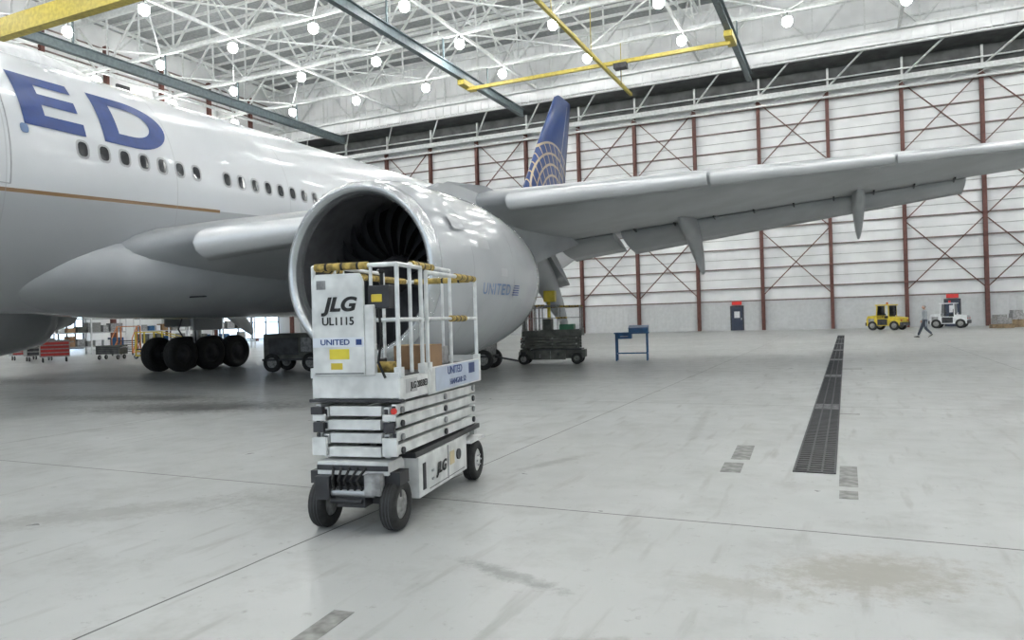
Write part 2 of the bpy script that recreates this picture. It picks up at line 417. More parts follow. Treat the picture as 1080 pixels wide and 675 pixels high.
mb.obj('cockpit_windows', A)
mb = MB()
rg = []
for y, w_, h_ in ((9.2, .05, .02), (9.6, .5, .22), (10.1, .75, .36), (11.5, .85, .42), (12.6, .7, .34), (13.4, .45, .18), (13.8, .05, .02)):
    rg.append([(w_*cos(pi*k/12), y, ZC+RF-.10+h_*sin(pi*k/12)*1.2) for k in range(13)])
mb.loft(rg, WHITE, caps=False, closed=False); mb.bb((-.04, 14.2, 8.25), (.04, 14.6, 8.6), DARK); mb.obj('antenna_radome', A)

def glyph(ch, bold):
    c = bpy.data.curves.new('g', 'FONT'); c.body = ch; c.size = 1; c.offset = bold
    o = bpy.data.objects.new('g', c); COL.objects.link(o)
    dg = bpy.context.evaluated_depsgraph_get()
    me = bpy.data.meshes.new_from_object(o.evaluated_get(dg)); bpy.data.objects.remove(o)
    return me
def wrap_text(items, name, parent, mapf, mat, bold=.035):
    bmo = bmesh.new()
    for ch, a0, a1, b0, b1 in items:
        me = glyph(ch, bold); b = bmesh.new(); b.from_mesh(me)
        xs = [v.co.x for v in b.verts]; ys = [v.co.y for v in b.verts]; mnx, mxx, mny, mxy = min(xs), max(xs), min(ys), max(ys)
        for k in range(1, 12):
            bmesh.ops.bisect_plane(b, geom=b.verts[:]+b.edges[:]+b.faces[:], plane_co=(0, mny+(mxy-mny)*k/12, 0), plane_no=(0, 1, 0))
        for v in b.verts:
            p = a0+(v.co.x-mnx)/(mxx-mnx)*(a1-a0); q = b0+(v.co.y-mny)/(mxy-mny)*(b1-b0)
            v.co = Vector(mapf(p, q))
        tmp = bpy.data.meshes.new('t'); b.to_mesh(tmp); b.free(); bmo.from_mesh(tmp)
    me = bpy.data.meshes.new(name); bmo.to_mesh(me); bmo.free(); me.materials.append(mat)
    o = bpy.data.objects.new(name, me); COL.objects.link(o); o.parent = parent
b0, b1 = radians(15.5), radians(42)
wrap_text([('U', 1.3, 2.95, b0, b1), ('N', 3.4, 5.05, b0, b1), ('I', 5.5, 5.9, b0, b1), ('T', 6.3, 7.8, b0, b1), ('E', 9.74, 11.12, b0, b1), ('D', 11.58, 13.42, b0, b1)], 'airline_lettering', A, lambda p, q: cylpt(p, q, .015), BLUE)
mb = MB(); oval(9.72, radians(13.5), .09, .11, .012, BLUEF); mb.obj('alliance_sticker', A)

# ---- wing
def naca(x, t): return 5*t*(.2969*sqrt(x)-.126*x-.3516*x*x+.2843*x**3-.1036*x**4)
XSu = [1, .85, .7, .5, .3, .15, .06, .02, .004, 0]; XSl = [.004, .02, .06, .15, .3, .5, .7, .85]
ST = [(2.0, 11.6, 25.6, 3.45, .13), (4.3, 13.1, 25.7, 3.85, .13), (9.8, 16.95, 26.2, 4.75, .11), (15, 20.6, 28.2, 5.45, .105), (20, 24.1, 30.1, 6.08, .10), (26, 28.3, 32.4, 6.85, .10), (30.0, 31.2, 33.9, 7.4, .10), (30.5, 31.9, 34.0, 7.45, .06)]
def stn(s):
    for a, b in zip(ST[:-1], ST[1:]):
        if a[0] <= s <= b[0]:
            k = (s-a[0])/(b[0]-a[0]); return [p+(q-p)*k for p, q in zip(a, b)]
    return ST[-1]
def wpt(s, x, side, sg, dy=0, dz=0):
    _, le, te, z, tt = stn(s); c = te-le
    h = naca(max(x, 0), tt)*c
    tw = -.035*x*c*.6
    return (sg*s, le+x*c+dy, z+dz+tw+(h if side > 0 else -h*.85))
def wing(sg, nm):
    mb = MB()
    mb.loft([[wpt(s[0], x, 1, sg) for x in XSu]+[wpt(s[0], x, -1, sg) for x in XSl] for s in ST], WINGG)
    mb.obj(nm, A)
    mb = MB()
    for s0, s1 in ((4.35, 8.7), (10.6, 15.2), (15.28, 20), (20.08, 25), (25.08, 29.6)):
        rings = []
        for k in range(5):
            s = s0+(s1-s0)*k/4; c = stn(s)[2]-stn(s)[1]; dy = -.05-.022*c; dz = -.03-.014*c
            rings.append([wpt(s, x, 1, sg, dy, dz+.03) for x in (.13, .09, .05, .02, .006, 0)]+[wpt(s, x, -1, sg, dy, dz) for x in (.006, .02, .04)]+[wpt(s, .03, 1, sg, dy, dz-.02)])
        mb.loft(rings, SLATM)
    mb.obj(nm+'_slats', A)
    mb = MB()
    def flap(s0, s1, c0, c1, ang):
        rings = []
        for k in range(4):
            q = k/3; s = s0+(s1-s0)*q; c = c0+(c1-c0)*q; st = stn(s); yh = st[2]-c*.55; zh = wpt(s, 1, 1, sg)[2]-.12
            ring = []
            for x, side in [(x, 1) for x in (1, .7, .4, .15, .03, 0)]+[(x, -1) for x in (.03, .15, .4, .7)]:
                h = naca(x, .13)*c*side; dy = x*c
                ring.append((sg*s, yh+dy*cos(ang)+h*sin(ang), zh-dy*sin(ang)+h*cos(ang)))
            rings.append(ring)
        mb.loft(rings, FLAPM)
    flap(4.2, 8.8, 3.1, 2.7, radians(30)); flap(9.1, 11.0, 2.1, 2.0, radians(14)); flap(11.3, 22.6, 2.2, 1.3, radians(17))
    for k in range(9):
        s = 11.8+k*1.3; p = wpt(s, .90, -1, sg); mb.beam((p[0], p[1]-.6, p[2]-.02), (p[0], p[1]+.5, p[2]-.20), .05, .12, DARK)
    mb.obj(nm+'_flaps', A)
    mb = MB()
    for s, L, dr, fat in ((8.3, 5.6, 36, 1.9), (13.6, 4.2, 30, 1.7), (19.1, 3.4, 30, 1.7)):
        st = stn(s); c = st[2]-st[1]
        y0 = st[2]-L*.72; z0 = wpt(s, (y0-st[1])/c, -1, sg)[2]+.1
        rings = []
        for k in range(15):
            q = k/14; r = max(.02, .27*fat*sin(pi*min(1, (q**.9)*.93+.03))**.6)*L/4
            yy = y0+q*L; zz = z0-.12*q*L-(max(0, q-.42)**1.3)*L*math.tan(radians(dr))
            rings.append([(sg*(s)+r*.55*cos(2*pi*j/14), yy, zz+r*1.1*sin(2*pi*j/14)) for j in range(14)])
        mb.loft(rings, WINGG)
    mb.obj(nm+'_flap_fairings', A)
wing(1, 'port_wing'); wing(-1, 'starboard_wing')

# ---- engine
def engine(sg, nm):
    E = bpy.data.objects.new(nm, None); COL.objects.link(E); E.parent = A; E.location = (sg*9.7, 12, 2.65)
    mb = MB(); ax = (0, 1, 0); o = (0, 0, 0)
    mb.lathe([(.30, 1.58), (.12, 1.60), (.03, 1.65), (0, 1.71), (.02, 1.76), (.08, 1.81), (.22, 1.865)], o, ax, LIP, 72)
    mb.lathe([(.22, 1.865), (.45, 1.915), (.8, 1.955), (1.3, 1.99), (2.2, 2.0), (3.2, 1.98), (4.0, 1.92), (4.8, 1.80), (5.4, 1.67), (5.8, 1.57), (5.78, 1.53), (5.2, 1.58)], o, ax, NAC, 72)
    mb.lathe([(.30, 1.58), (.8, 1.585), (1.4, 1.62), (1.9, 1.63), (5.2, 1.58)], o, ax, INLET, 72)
    for y, r in ((1.32, 1.992), (3.35, 1.976), (.22, 1.866)): mb.lathe([(y-.006, r), (y, r+.004), (y+.006, r)], o, ax, WINF, 72)
    mb.obj('nacelle', E)
    mb = MB(); mb.lathe([(4.4, 1.3), (5.4, 1.22), (6.3, 1.05), (7.1, .82), (7.1, .76), (6.6, .8)], o, ax, STEEL, 40); mb.lathe([(6.2, .5), (7.2, .45), (8.0, .12), (8.1, .01)], o, ax, DARK, 32)
    mb.obj('exhaust_core', E)
    mb = MB(); nb = 22
    for i in range(nb):
        a = 2*pi*i/nb; vs = []; nr = 8
        for k in range(nr+1):
            q = k/nr; r = .44+q*(1.60-.44); pt = radians(30+30*q); ch = .52+.10*sin(pi*q)
            sw = .12*sin(pi*q)-.16*q*q
            for e in (-.5, 0, .5):
                tan_ = e*ch*sin(pt)+(0.03 if e == 0 else 0); aa = a+sw+tan_/r
                vs.append((r*cos(aa), 1.5+e*ch*cos(pt), r*sin(aa)))
        fs = [(k*3+j, k*3+j+1, k*3+j+4, k*3+j+3) for k in range(nr) for j in range(2)]
        mb.add(vs, fs, FANB, True)
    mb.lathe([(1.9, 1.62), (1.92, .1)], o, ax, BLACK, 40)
    mb.obj('fan_blades', E)
    mb = MB(); mb.lathe([(.72, .01), (.78, .07), (1.0, .22), (1.25, .36), (1.5, .45), (1.8, .47)], o, ax, DARK, 40)
    vs = []
    for k in range(15):
        q = k/14; a = 1.5+q*3.4; r = .07+.28*q; y = .78+.47*q
        for d in (-.035, .035): rr = r+d*(.4+q); vs.append((rr*cos(a)*1.02, y+d*1.6-.012, rr*sin(a)*1.02))
    mb.add(vs, [(2*k, 2*k+1, 2*k+3, 2*k+2) for k in range(14)], WHITE)
    mb.obj('spinner', E)
    mb = MB()
    prof = [(2.4, 1.85), (3.6, 2.30), (5.4, 2.45), (10.8, 2.0), (12.5, 1.6), (8.5, .7), (6, .9), (4, 1.5)]
    n = len(prof)
    for w0 in (.26,):
        vs = [(sx*w0*(1 if 1 < i < 6 else .6), y, z) for sx in (-1, 1) for i, (y, z) in enumerate(prof)]
        mb.add(vs, [tuple(range(n)), tuple(range(n, 2*n))[::-1]]+[(i, (i+1) % n, (i+1) % n+n, i+n) for i in range(n)], NAC)
    mb.obj('pylon', E, bevel=.08)
    P = lambda y, an, dr=.008: ((1.995+dr)*cos(an), y, (1.995+dr)*sin(an))
    mb = MB()
    def patch(ya, yb, aa, ab, mat):
        n = 4; vs = [P(yy, radians(aa+(ab-aa)*k/n)) for k in range(n+1) for yy in (ya, yb)]
        mb.add(vs, [(2*k, 2*k+1, 2*k+3, 2*k+2) for k in range(n)], mat)
    patch(1.7, 2.15, 14, 20, WINGG); patch(.75, 1.25, 24, 34, FAIR); patch(2.6, 2.9, -2, 3, WINGG)
    mb.obj('cowl_details', E)
    if sg > 0:
        it = []; yy = 1.75
        for ch, wd in (('U', .21), ('N', .21), ('I', .05), ('T', .2), ('E', .18), ('D', .21)):
            it.append((ch, yy, yy+wd, radians(-14), radians(-7))); yy += wd+.06
        wrap_text(it, 'cowl_lettering', E, lambda p, q: P(p, q, .004), BLUEF, .01)
        mb = MB()
        for k in range(5):
            a0 = -14+1.5*k; vs = [P(yy+.05+.02*k, radians(a0)), P(yy+.4, radians(a0)), P(yy+.4, radians(a0+.7)), P(yy+.05+.02*k, radians(a0+.7))]; mb.add(vs, [(0, 1, 2, 3)], BLUE)
        mb.obj('cowl_globe', E)
engine(1, 'port_engine'); engine(-1, 'starboard_engine')

# ---- tail
tm = bpy.data.materials.new('tail_paint'); tm.use_nodes = True
t = NT(tm); bs = t.n['Principled BSDF']; X, Y, Z = t.xyz()
d = t.math('SQRT', t.math('ADD', t.math('POWER', t.math('SUBTRACT', Y, 47.8), 2), t.math('POWER', t.math('SUBTRACT', Z, 8.5), 2)))
r1 = t.math('LESS_THAN', t.math('MODULO', d, .75), .16)
k2 = t.math('ADD', t.math('MULTIPLY', t.math('SUBTRACT', Z, 5), .6), t.math('MULTIPLY', Y, 1.0))
r2 = t.math('LESS_THAN', t.math('MODULO', k2, .9), .14)
g = t.math('MULTIPLY', t.math('MAXIMUM', r1, r2), t.math('LESS_THAN', d, 5.4))
c = t.mix(g, (.014, .045, .17), (.45, .36, .24)); c = t.mix(t.math('LESS_THAN', Z, 8.6), c, (.6, .6, .6))
t.l.new(c, bs.inputs['Base Color']); bs.inputs['Roughness'].default_value = .3
mb = MB()
rings = []
for z, le, te in ((7.6, 40.2, 50.0), (9.3, 42.4, 50.2), (13.5, 45.6, 51.2), (17.5, 49.0, 52.3), (17.8, 49.7, 52.3)):
    c = te-le; tt = .10 if z < 17.6 else .05
    rings.append([(naca(x, tt)*c, le+x*c, z) for x in XSu]+[(-naca(x, tt)*c, le+x*c, z) for x in XSl])
mb.loft(rings, tm)
mb.beam((.30, 47.6, 9.0), (.10, 51.3, 17.3), .03, .05, WINF)
mb.obj('vertical_fin', A)
mb = MB()
for sg in (1, -1):
    rings = []
    for s, le, te, z in ((.5, 44, 51, 7.0), (10.6, 51.6, 54.0, 8.1)):
        c = te-le; rings.append([(sg*s, le+x*c, z+naca(x, .1)*c) for x in XSu]+[(sg*s, le+x*c, z-naca(x, .1)*c) for x in XSl])
    mb.loft(rings, WINGG)
mb.obj('tailplane', A)

# ---- landing gear
def tyre(mb, c, r, w, ax=(1, 0, 0), hub=HUB, seg=28, hubr=.55):
    c = Vector(c); a = Vector(ax).normalized(); o = c-a*w/2
    mb.lathe([(w*.12, r*hubr), (0, r*(hubr+.05)), (0, r*.85), (w*.08, r*.95), (w*.25, r), (w*.75, r), (w*.92, r*.95), (w, r*.85), (w, r*(hubr+.05)), (w*.88, r*hubr)], o, a, BLACK, seg)
    for q in (.3, .5, .7): mb.lathe([(w*q-.004, r*1.003), (w*q+.004, r*1.003)], o, a, DARK, seg)
    for e, sgn in ((w*.14, -1), (w*.86, 1)):
        mb.lathe([(e, r*hubr), (e, r*.30), (e+sgn*w*.10, r*.26), (e+sgn*w*.10, .001)], o, a, hub, seg)
def maingear(sg, nm):
    mb = MB(); x, y = sg*4.9, 21.2
    mb.cyl((x, y, .75), (x, y, 2.0), .16, STEEL, 16); mb.cyl((x, y, 1.7), (x, y-.1, 4.3), .24, FAIR, 16)
    mb.beam((x, y-1.3, .68), (x, y+1.3, .68), .26, .3, FAIR)
    mb.cyl((x, y-.1, 2.2), (x-sg*2.3, y-.2, 3.4), .1, FAIR); mb.cyl((x, y, 1.9), (x, y+2.4, 3.9), .1, FAIR)
    mb.tube([(x+.2, y-.25, .9), (x+.35, y-.4, 1.5), (x+.2, y-.3, 2.6)], .03, DARK)
    mb.tube([(x-.2, y-.25, .9), (x-.45, y-.5, 1.6), (x-.1, y-.3, 2.8)], .03, DARK)
    for dy in (-1.33, 0, 1.33):
        mb.cyl((x-.6, y+dy, .66), (x+.6, y+dy, .66), .1, DARK)
        for dx in (-.60, .60): tyre(mb, (x+dx, y+dy, .66), .66, .48, hub=DARK)
    mb.add([(x+sg*.5, y-1.2, 3.9), (x+sg*.5, y+1.0, 3.9), (x+sg*.62, y+.9, 1.7), (x+sg*.62, y-1.0, 1.7)], [(0, 1, 2, 3)], FAIR)
    mb.bb((x-sg*.9-.04, y-1.0, 1.55), (x-sg*.9+.04, y+.4, 2.6), WINGG)
    mb.obj(nm, A)
maingear(1, 'port_main_gear'); maingear(-1, 'starboard_main_gear')
mb = MB(); mb.cyl((0, -3.2, .55), (0, -3.2, 3.0), .14, STEEL); mb.cyl((0, -3.2, 1.5), (0, -1.2, 2.6), .08, STEEL); mb.cyl((-.4, -3.2, .55), (.4, -3.2, .55), .08, STEEL)
for dx in (-.4, .4): tyre(mb, (dx, -3.2, .55), .55, .38)
mb.obj('nose_gear', A)

# ------------------------------------------------------------------ SCISSOR LIFT
def scissor_lift(loc, rz, W, D, RAIL, TOE, FO, L=2.0, txt=True, name='scissor_lift'):
    E = empty(name, loc, rz)
    mb = MB()
    mb.bb((-.25, .02, .20), (.25, L-.02, .50), W)
    mb.bb((.25, .30, .17), (.375, 1.50, .50), W); mb.bb((-.375, .30, .17), (-.25, 1.50, .50), W)
    mb.bb((-.36, .28, .50), (.36, L-.02, .545), D)
    mb.bb((-.30, -.12, .44), (.30, .14, .54), W); mb.bb((-.30, -.13, .475), (.30, -.118, .515), D)
    mb.bb((-.26, -.03, .20), (.26, .03, .44), D)
    mb.bb((-.33, -.06, .28), (.33, .06, .36), D); mb.bb((-.12, -.16, .20), (.12, .0, .36), D)
    mb.cyl((-.2, -.14, .31), (.2, -.14, .31), .035, STEEL, 12); mb.cyl((-.16, -.17, .25), (.1, -.17, .25), .02, D, 8)
    for xx in (-.3, .3): mb.cyl((xx, -.0, .22), (xx, -.0, .46), .05, D, 12); mb.bb((xx-.08, -.09, .36), (xx+.08, .09, .46), D)
    for xx, s_ in ((.378, 1), (-.378, -1)):
        mb.bb((xx-.004, .38, .22), (xx+.004, .44, .44), D); mb.bb((xx-.003, .52, .2), (xx+.003, 1.42, .205), D)
        mb.cyl((xx-.006*s_, 1.25, .36), (xx+.012*s_, 1.25, .36), .05, D, 16)
        mb.bb((xx-.004, .97, .19), (xx+.004, .985, .49), LGREY)
        for lz in (.26, .33): mb.bb((xx-.006, .58, lz), (xx+.006, .62, lz+.02), STEEL)
    mb.bb((-.3, L-.02, .24), (.3, L+.08, .5), W)
    mb.bb((-.28, -.20, .26), (-.16, -.1, .44), D); mb.bb((.13, -.19, .3), (.26, -.1, .46), LGREY)
    for q in range(5):
        mb.tube([(-.14+.06*q, -.15, .32), (-.12+.05*q, -.22, .42), (-.16+.07*q, -.12, .50)], .011, BLACK, 6)
    mb.obj('chassis', E, bevel=.006)
    mb = MB()
    for xx in (-.30, .30): tyre(mb, (xx, 0, .20), .20, .125, hub=HUB)
    for xx in (-.335, .335):
        tyre(mb, (xx, L-.20, .20), .20, .125, hub=W)
        s_ = 1 if xx > 0 else -1
        for k in range(6):
            a = k*pi/3; p = (xx+s_*.062, L-.20+.055*cos(a), .20+.055*sin(a)); mb.cyl(p, (p[0]+s_*.012, p[1], p[2]), .009, STEEL, 6)
        mb.bb((xx-.07, L-.44, .40), (xx+.07, L+.0, .425), W)
    mb.obj('wheels', E)
    mb = MB(); n = 4; z0 = .565; dz = .105
    for k in range(n):
        z = z0+k*dz
        for sgn in (-1, 1):
            for xi, xo, sl in ((.235, .285, 1), (.30, .35, -1)):
                zA, zB = z+.045-.012*sl, z+.045+.012*sl
                mb.beam((sgn*(xi+xo)/2, -.04, zA), (sgn*(xi+xo)/2, L-.1, zB), .045, .078, W)
                mb.box((sgn*(xi+xo)/2, -.046, zA), (.03, .012, .05), D)
            for yy in (.04, L/2, L-.2): mb.cyl((sgn*.352, yy, z+.045), (sgn*.368, yy, z+.045), .028, LGREY if k % 2 else D, 12)
        for yy in (.02, L/2, L-.2): mb.cyl((-.34, yy, z+.045), (.34, yy, z+.045), .022, LGREY, 10)
        mb.bb((-.22, -.07+.02*(k % 2), z+.005), (.22, .0, z+.080), W)
    mb.cyl((0, .3, .6), (0, 1.5, .85), .05, STEEL, 14); mb.cyl((.1, .1, .58), (.1, .9, .9), .035, D, 12)
    mb.bb((-.36, -.10, .90), (-.26, -.05, .96), D)
    for xx in (-.335, .335): mb.cyl((xx, -.075, .925), (xx, -.055, .925), .024, REDLT, 14)
    for xx in (-.30, .30): mb.bb((xx-.06, -.09, .58), (xx+.06, -.05, .72), W); mb.bb((xx-.045, -.095, .76), (xx+.045, -.06, .84), D); mb.bb((xx-.055, -.085, .85), (xx+.055, -.06, .90), W)
    mb.obj('scissor_arms', E, bevel=.004)
    mb = MB()
    mb.bb((-.37, -.02, 1.12), (.37, L-.02, 1.18), W); mb.bb((-.34, 0, 1.18), (.34, L-.04, 1.19), D)
    for sgn in (-1, 1):
        mb.bb((sgn*.365, .55, .985), (sgn*.385, L, 1.215), TOE); mb.bb((sgn*.36, -.03, 1.0), (sgn*.378, .55, 1.17), W)
        mb.bb((sgn*.30, 0, .985), (sgn*.34, L-.1, 1.02), D)
    mb.bb((-.37, -.035, 1.02), (.37, -.02, 1.22), W); mb.bb((-.37, L-.02, 1.0), (.37, L, 1.25), W)
    mb.bb((-.40, -.05, .99), (.40, .0, 1.015), D)
    mb.obj('platform_deck', E, bevel=.005)
    mb = MB(); zt, zm = 2.06, 1.63; r = .019
    for sgn in (-1, 1):
        x = sgn*.36
        mb.tube([(x, 0, 1.18), (x, 0, zt), (x, .48, zt), (x, .48, 1.18)], r, RAIL)
        mb.tube([(x, .60, 1.18), (x, .60, zt-.03), (x, L-.05, zt-.03), (x, L-.05, 1.18)], r, RAIL)
        mb.tube([(x*.94, .30, 1.2), (x*.94, .30, zt+.02), (x*.94, 1.25, zt+.02), (x*.94, 1.25, 1.2)], r*.9, RAIL)
        mb.tube([(x, 0, zm), (x, .48, zm)], r*.8, RAIL); mb.tube([(x, .60, zm), (x, L-.05, zm)], r*.8, RAIL)
        for yy in (0, .48, .60, L-.05): mb.bb((x-.03, yy-.03, 1.18), (x+.03, yy+.03, 1.26), RAIL)
    mb.tube([(-.36, L-.05, zt-.03), (.36, L-.05, zt-.03)], r, RAIL); mb.tube([(-.36, L-.05, zm), (.36, L-.05, zm)], r*.8, RAIL); mb.tube([(0, L-.05, 1.2), (0, L-.05, zt)], r*.8, RAIL)
    mb.tube([(-.36, 0, zt), (.36, 0, zt)], r, RAIL); mb.tube([(-.36, 0, zm), (.36, 0, zm)], r*.8, RAIL)
    mb.tube([(.14, 0, 1.2), (.14, 0, zt)], r*.8, RAIL)
    mb.obj('guard_rails', E)
    mb = MB()
    for p, q in (((-.34, 0, zt), (.12, 0, zt)), ((-.36, .04, zt), (-.36, .44, zt)), ((.34, .34, zt+.02), (.34, .80, zt+.02)), ((.36, 1.35, zt-.03), (.36, L-.08, zt-.03)), ((-.36, .7, zt-.03), (-.36, 1.8, zt-.03)), ((-.30, L-.05, zt-.03), (.30, L-.05, zt-.03)), ((.36, 1.2, zm), (.36, 1.6, zm))):
        p = Vector(p); q = Vector(q); mb.cyl(p, q, .030, FO, 14)
        d_ = (q-p)
        for k in (.2, .5, .8): c_ = p+d_*k; mb.cyl(c_, c_+d_.normalized()*.02, .0315, BLACK, 14)
    mb.obj('rail_padding', E)
    mb = MB()
    out = [(-.345, 1.20), (.10, 1.20), (.10, 1.93), (.07, 2.0), (-.31, 2.0), (-.345, 1.93)]
    n_ = len(out); yf, yb_ = -.06, -.025
    mb.add([(a, yf, b) for a, b in out]+[(a, yb_, b) for a, b in out], [tuple(range(n_)), tuple(range(n_, 2*n_))[::-1]]+[(i, i+n_, (i+1) % n_+n_, (i+1) % n_) for i in range(n_)], W)
    mb.bb((.10, -.05, 1.2), (.18, .0, 1.75), W)
    mb.obj('end_panel', E, bevel=.008)
    mb = MB(); mb.bb((.12, -.02, 1.72), (.30, .16, 1.90), D); mb.cyl((.2, .07, 1.9), (.2, .07, 2.0), .014, BLACK); mb.ball((.2, .07, 2.01), .022, BLACK)
    mb.bb((.15, .0, 1.77), (.24, -.026, 1.83), YEL)
    mb.tube([(.2, .0, 1.72), (.24, -.04, 1.5), (.2, -.03, 1.3), (.26, -.04, 1.18)], .012, BLACK, 6)
    mb.obj('control_box', E, bevel=.006)
    if txt:
        fr = (pi/2, 0, 0); sd = (pi/2, 0, pi/2)
        text('JLG', 'brand_text', E, (-.105, -.0635, 1.755), fr, .150, BLACK, 1.2, .006, .25)
        text('UL1115', 'unit_text', E, (-.12, -.0635, 1.625), fr, .088, BLACK, 1, .0015)
        text('UNITED', 'name_text', E, (-.15, -.0640, 1.462), fr, .062, BLUE, 1.15, .001)
        mb = MB(); mb.bb((-.345, -.0625, 1.425), (.10, -.0605, 1.50), M('decal_white', (.70, .73, .78), .4))
        mb.bb((-.20, -.0635, 1.33), (-.03, -.0610, 1.41), M('decal_yellow', (.75, .62, .05), .5)); mb.bb((-.19, -.0625, 1.25), (-.09, -.0610, 1.30), YEL)
        mb.bb((.03, -.0635, 1.44), (.08, -.0630, 1.485), BLUE)
        mb.bb((.386, .70, 1.0), (.388, 1.92, 1.205), M('decal_bluewhite', (.52, .58, .68), .4)); mb.bb((.3865, 1.60, 1.09), (.389, 1.78, 1.19), BLUE)
        mb.bb((.380, .08, 1.05), (.382, .30, 1.16), M('decal_grey', (.5, .5, .5), .5)); mb.bb((.3795, 1.02, .30), (.3815, 1.14, .42), M('decal_warn', (.6, .5, .3), .5))
        mb.bb((-.30, -.0635, 1.88), (-.22, -.0610, 1.95), LGREY); mb.bb((-.33, -.0625, 1.215), (.09, -.0612, 1.222), DARK)
        mb.obj('decals', E)
        text('UNITED', 'side_name', E, (.3895, 1.20, 1.155), sd, .10, BLUE, 1.1, .001)
        text('HANGAR 52', 'side_hangar', E, (.3895, 1.28, 1.05), sd, .075, BLUE, 1.1, .0005)
        text('JLG 2033E3', 'side_model', E, (.3845, .34, 1.10), sd, .075, BLACK, 1, .001)
        text('JLG', 'chassis_brand', E, (.384, .80, .33), sd, .13, BLACK, 1.15, .004, .25)
    return E
LW = M('lift_cream', (.72, .725, .71), .42, noise=.10, nscale=6)
E1 = scissor_lift((-3.51, 4.71, 0), radians(9.5), LW, DARK, LWHITE, LW, FOAM)
mb = MB(); mb.bb((-.02, .75, 1.19), (.30, 1.10, 1.40), CARD); mb.bb((-.02, .90, 1.40), (.30, .94, 1.403), FOAM); mb.obj('cardboard_box', E1)
mb = MB(); mb.bb((-.25, .5, 1.19), (-.06, .7, 1.30), DARK); mb.bb((-.2, 1.3, 1.19), (.15, 1.7, 1.36), LGREY); mb.cyl((-.1, .3, 1.24), (.2, .3, 1.24), .05, FOAM); mb.obj('tools_on_deck', E1, bevel=.01)
E2 = scissor_lift((-10.5, 24.0, 0), radians(-78), OLIVE, DARK, HUB, OLIVE, FOAM, L=2.1, txt=False)
mb = MB(); mb.bb((-.3, .7, 1.19), (.2, 1.0, 1.6), OLIVE); mb.bb((-.3, 1.3, 1.19), (.3, 1.8, 1.4), GREEN); mb.cyl((0, .9, 1.6), (0, .9, 2.3), .06, YEL); mb.bb((-.2, .75, 2.2), (.2, 1.15, 2.6), YEL); mb.obj('tools_on_deck', E2, bevel=.02)

# ------------------------------------------------------------------ blue bench
E = empty('workbench', (-7.15, 26.1, 0), radians(12)); mb = MB()
for x in (-.55, .55):
    for y in (-.3, .3): mb.beam((x, y, 0), (x, y, 1.0), .06, .06, BLUEB)
    mb.beam((x, -.3, .25), (x, .3, .25), .05, .05, BLUEB)
mb.beam((-.55, .3, .25), (.55, .3, .25), .05, .05, BLUEB); mb.bb((-.62, -.38, .98), (.62, .38, 1.03), BLUEB)
mb.bb((-.5, -.33, .80), (.0, .33, .98), BLUEB); mb.bb((-.1, -.30, 1.03), (.6, .3, 1.16), BLUEB); mb.bb((-.40, -.345, .88), (-.12, -.33, .90), STEEL)
mb.box((.25, .05, 1.22), (.72, .6, .03), BLUEB, rx=.15)
mb.obj('bench_frame', E, bevel=.006)

# ------------------------------------------------------------------ vehicles
def tug(name, loc, rz, body, cabm):
    E = empty(name, loc, rz); mb = MB()
    prof = [(-1.25, .35), (-1.25, .95), (-.45, 1.05), (-.35, .9), (.5, .9), (.55, 1.15), (1.2, 1.1), (1.3, .85), (1.3, .35)]
    n = len(prof)
    mb.add([(sx*.7, a, b) for sx in (-1, 1) for a, b in prof], [tuple(range(n)), tuple(range(n, 2*n))[::-1]]+[(i, (i+1) % n, (i+1) % n+n, i+n) for i in range(n)], body)
    mb.bb((-.72, -1.35, .35), (.72, -1.24, .6), DARK); mb.bb((-.72, 1.28, .35), (.72, 1.38, .6), DARK)
    mb.bb((-.5, 1.3, .62), (.5, 1.31, .9), DARK)
    for sx in (-.71, .71): mb.bb((sx-.005, -.3, .4), (sx+.005, .45, .85), DARK); mb.bb((sx-.006, .7, .6), (sx+.006, 1.15, .9), LGREY)
    for sx in (-.5, .5): mb.cyl((sx, 1.30, .75), (sx, 1.33, .75), .09, WHITE); mb.cyl((sx, -1.30, .75), (sx, -1.26, .75), .07, REDLT)
    mb.obj('body', E, bevel=.04)
    mb = MB()
    for sx in (-.64, .64):
        for sy in (-.4, .55): mb.beam((sx, sy, .9), (sx*.95, sy+(-.05 if sy > 0 else .03), 1.92), .07, .07, cabm)
    mb.bb((-.7, -.5, 1.9), (.7, .62, 1.98), cabm); mb.bb((-.6, .50, 1.15), (.6, .52, 1.88), GLASS); mb.bb((-.6, -.42, 1.15), (.6, -.40, 1.88), GLASS)
    mb.bb((-.5, -.35, .9), (.5, -.0, 1.1), BLACK); mb.bb((-.5, -.38, 1.1), (.5, -.28, 1.5), BLACK)
    mb.cyl((0, .42, 1.0), (0, .25, 1.25), .02, BLACK); mb.cyl((0, .26, 1.24), (0, .24, 1.26), .17, BLACK, 16)
    mb.cyl((0, 0, 1.98), (0, 0, 2.15), .08, REDLT if body is WHITE else ORANGE)
    mb.obj('cab', E, bevel=.01)
    mb = MB()
    for sx in (-.62, .62):
        for sy in (-.8, .85): tyre(mb, (sx, sy, .36), .36, .24)
    mb.obj('wheels', E)
tug('tow_tractor', (2.9, 63.5, 0), radians(62), YEL, YEL)
tug('tow_tractor', (7.4, 66.5, 0), radians(75), WHITE, WHITE)
def pallets(loc, n, rz):
    E = empty('pallet_stack', loc, rz); mb = MB()
    for k in range(n):
        z = k*.145
        for y in (-.5, 0, .5): mb.bb((-.6, y-.05, z), (.6, y+.05, z+.1), WOOD)
        for i in range(6): xx = -.6+i*.22; mb.bb((xx, -.55, z+.1), (xx+.11, .55, z+.125), WOOD)
    mb.bb((-.5, -.45, n*.145), (.5, .45, n*.145+.45), LGREY); mb.bb((-.45, -.4, n*.145+.45), (.2, .4, n*.145+.7), LGREY)
    mb.obj('pallets', E)
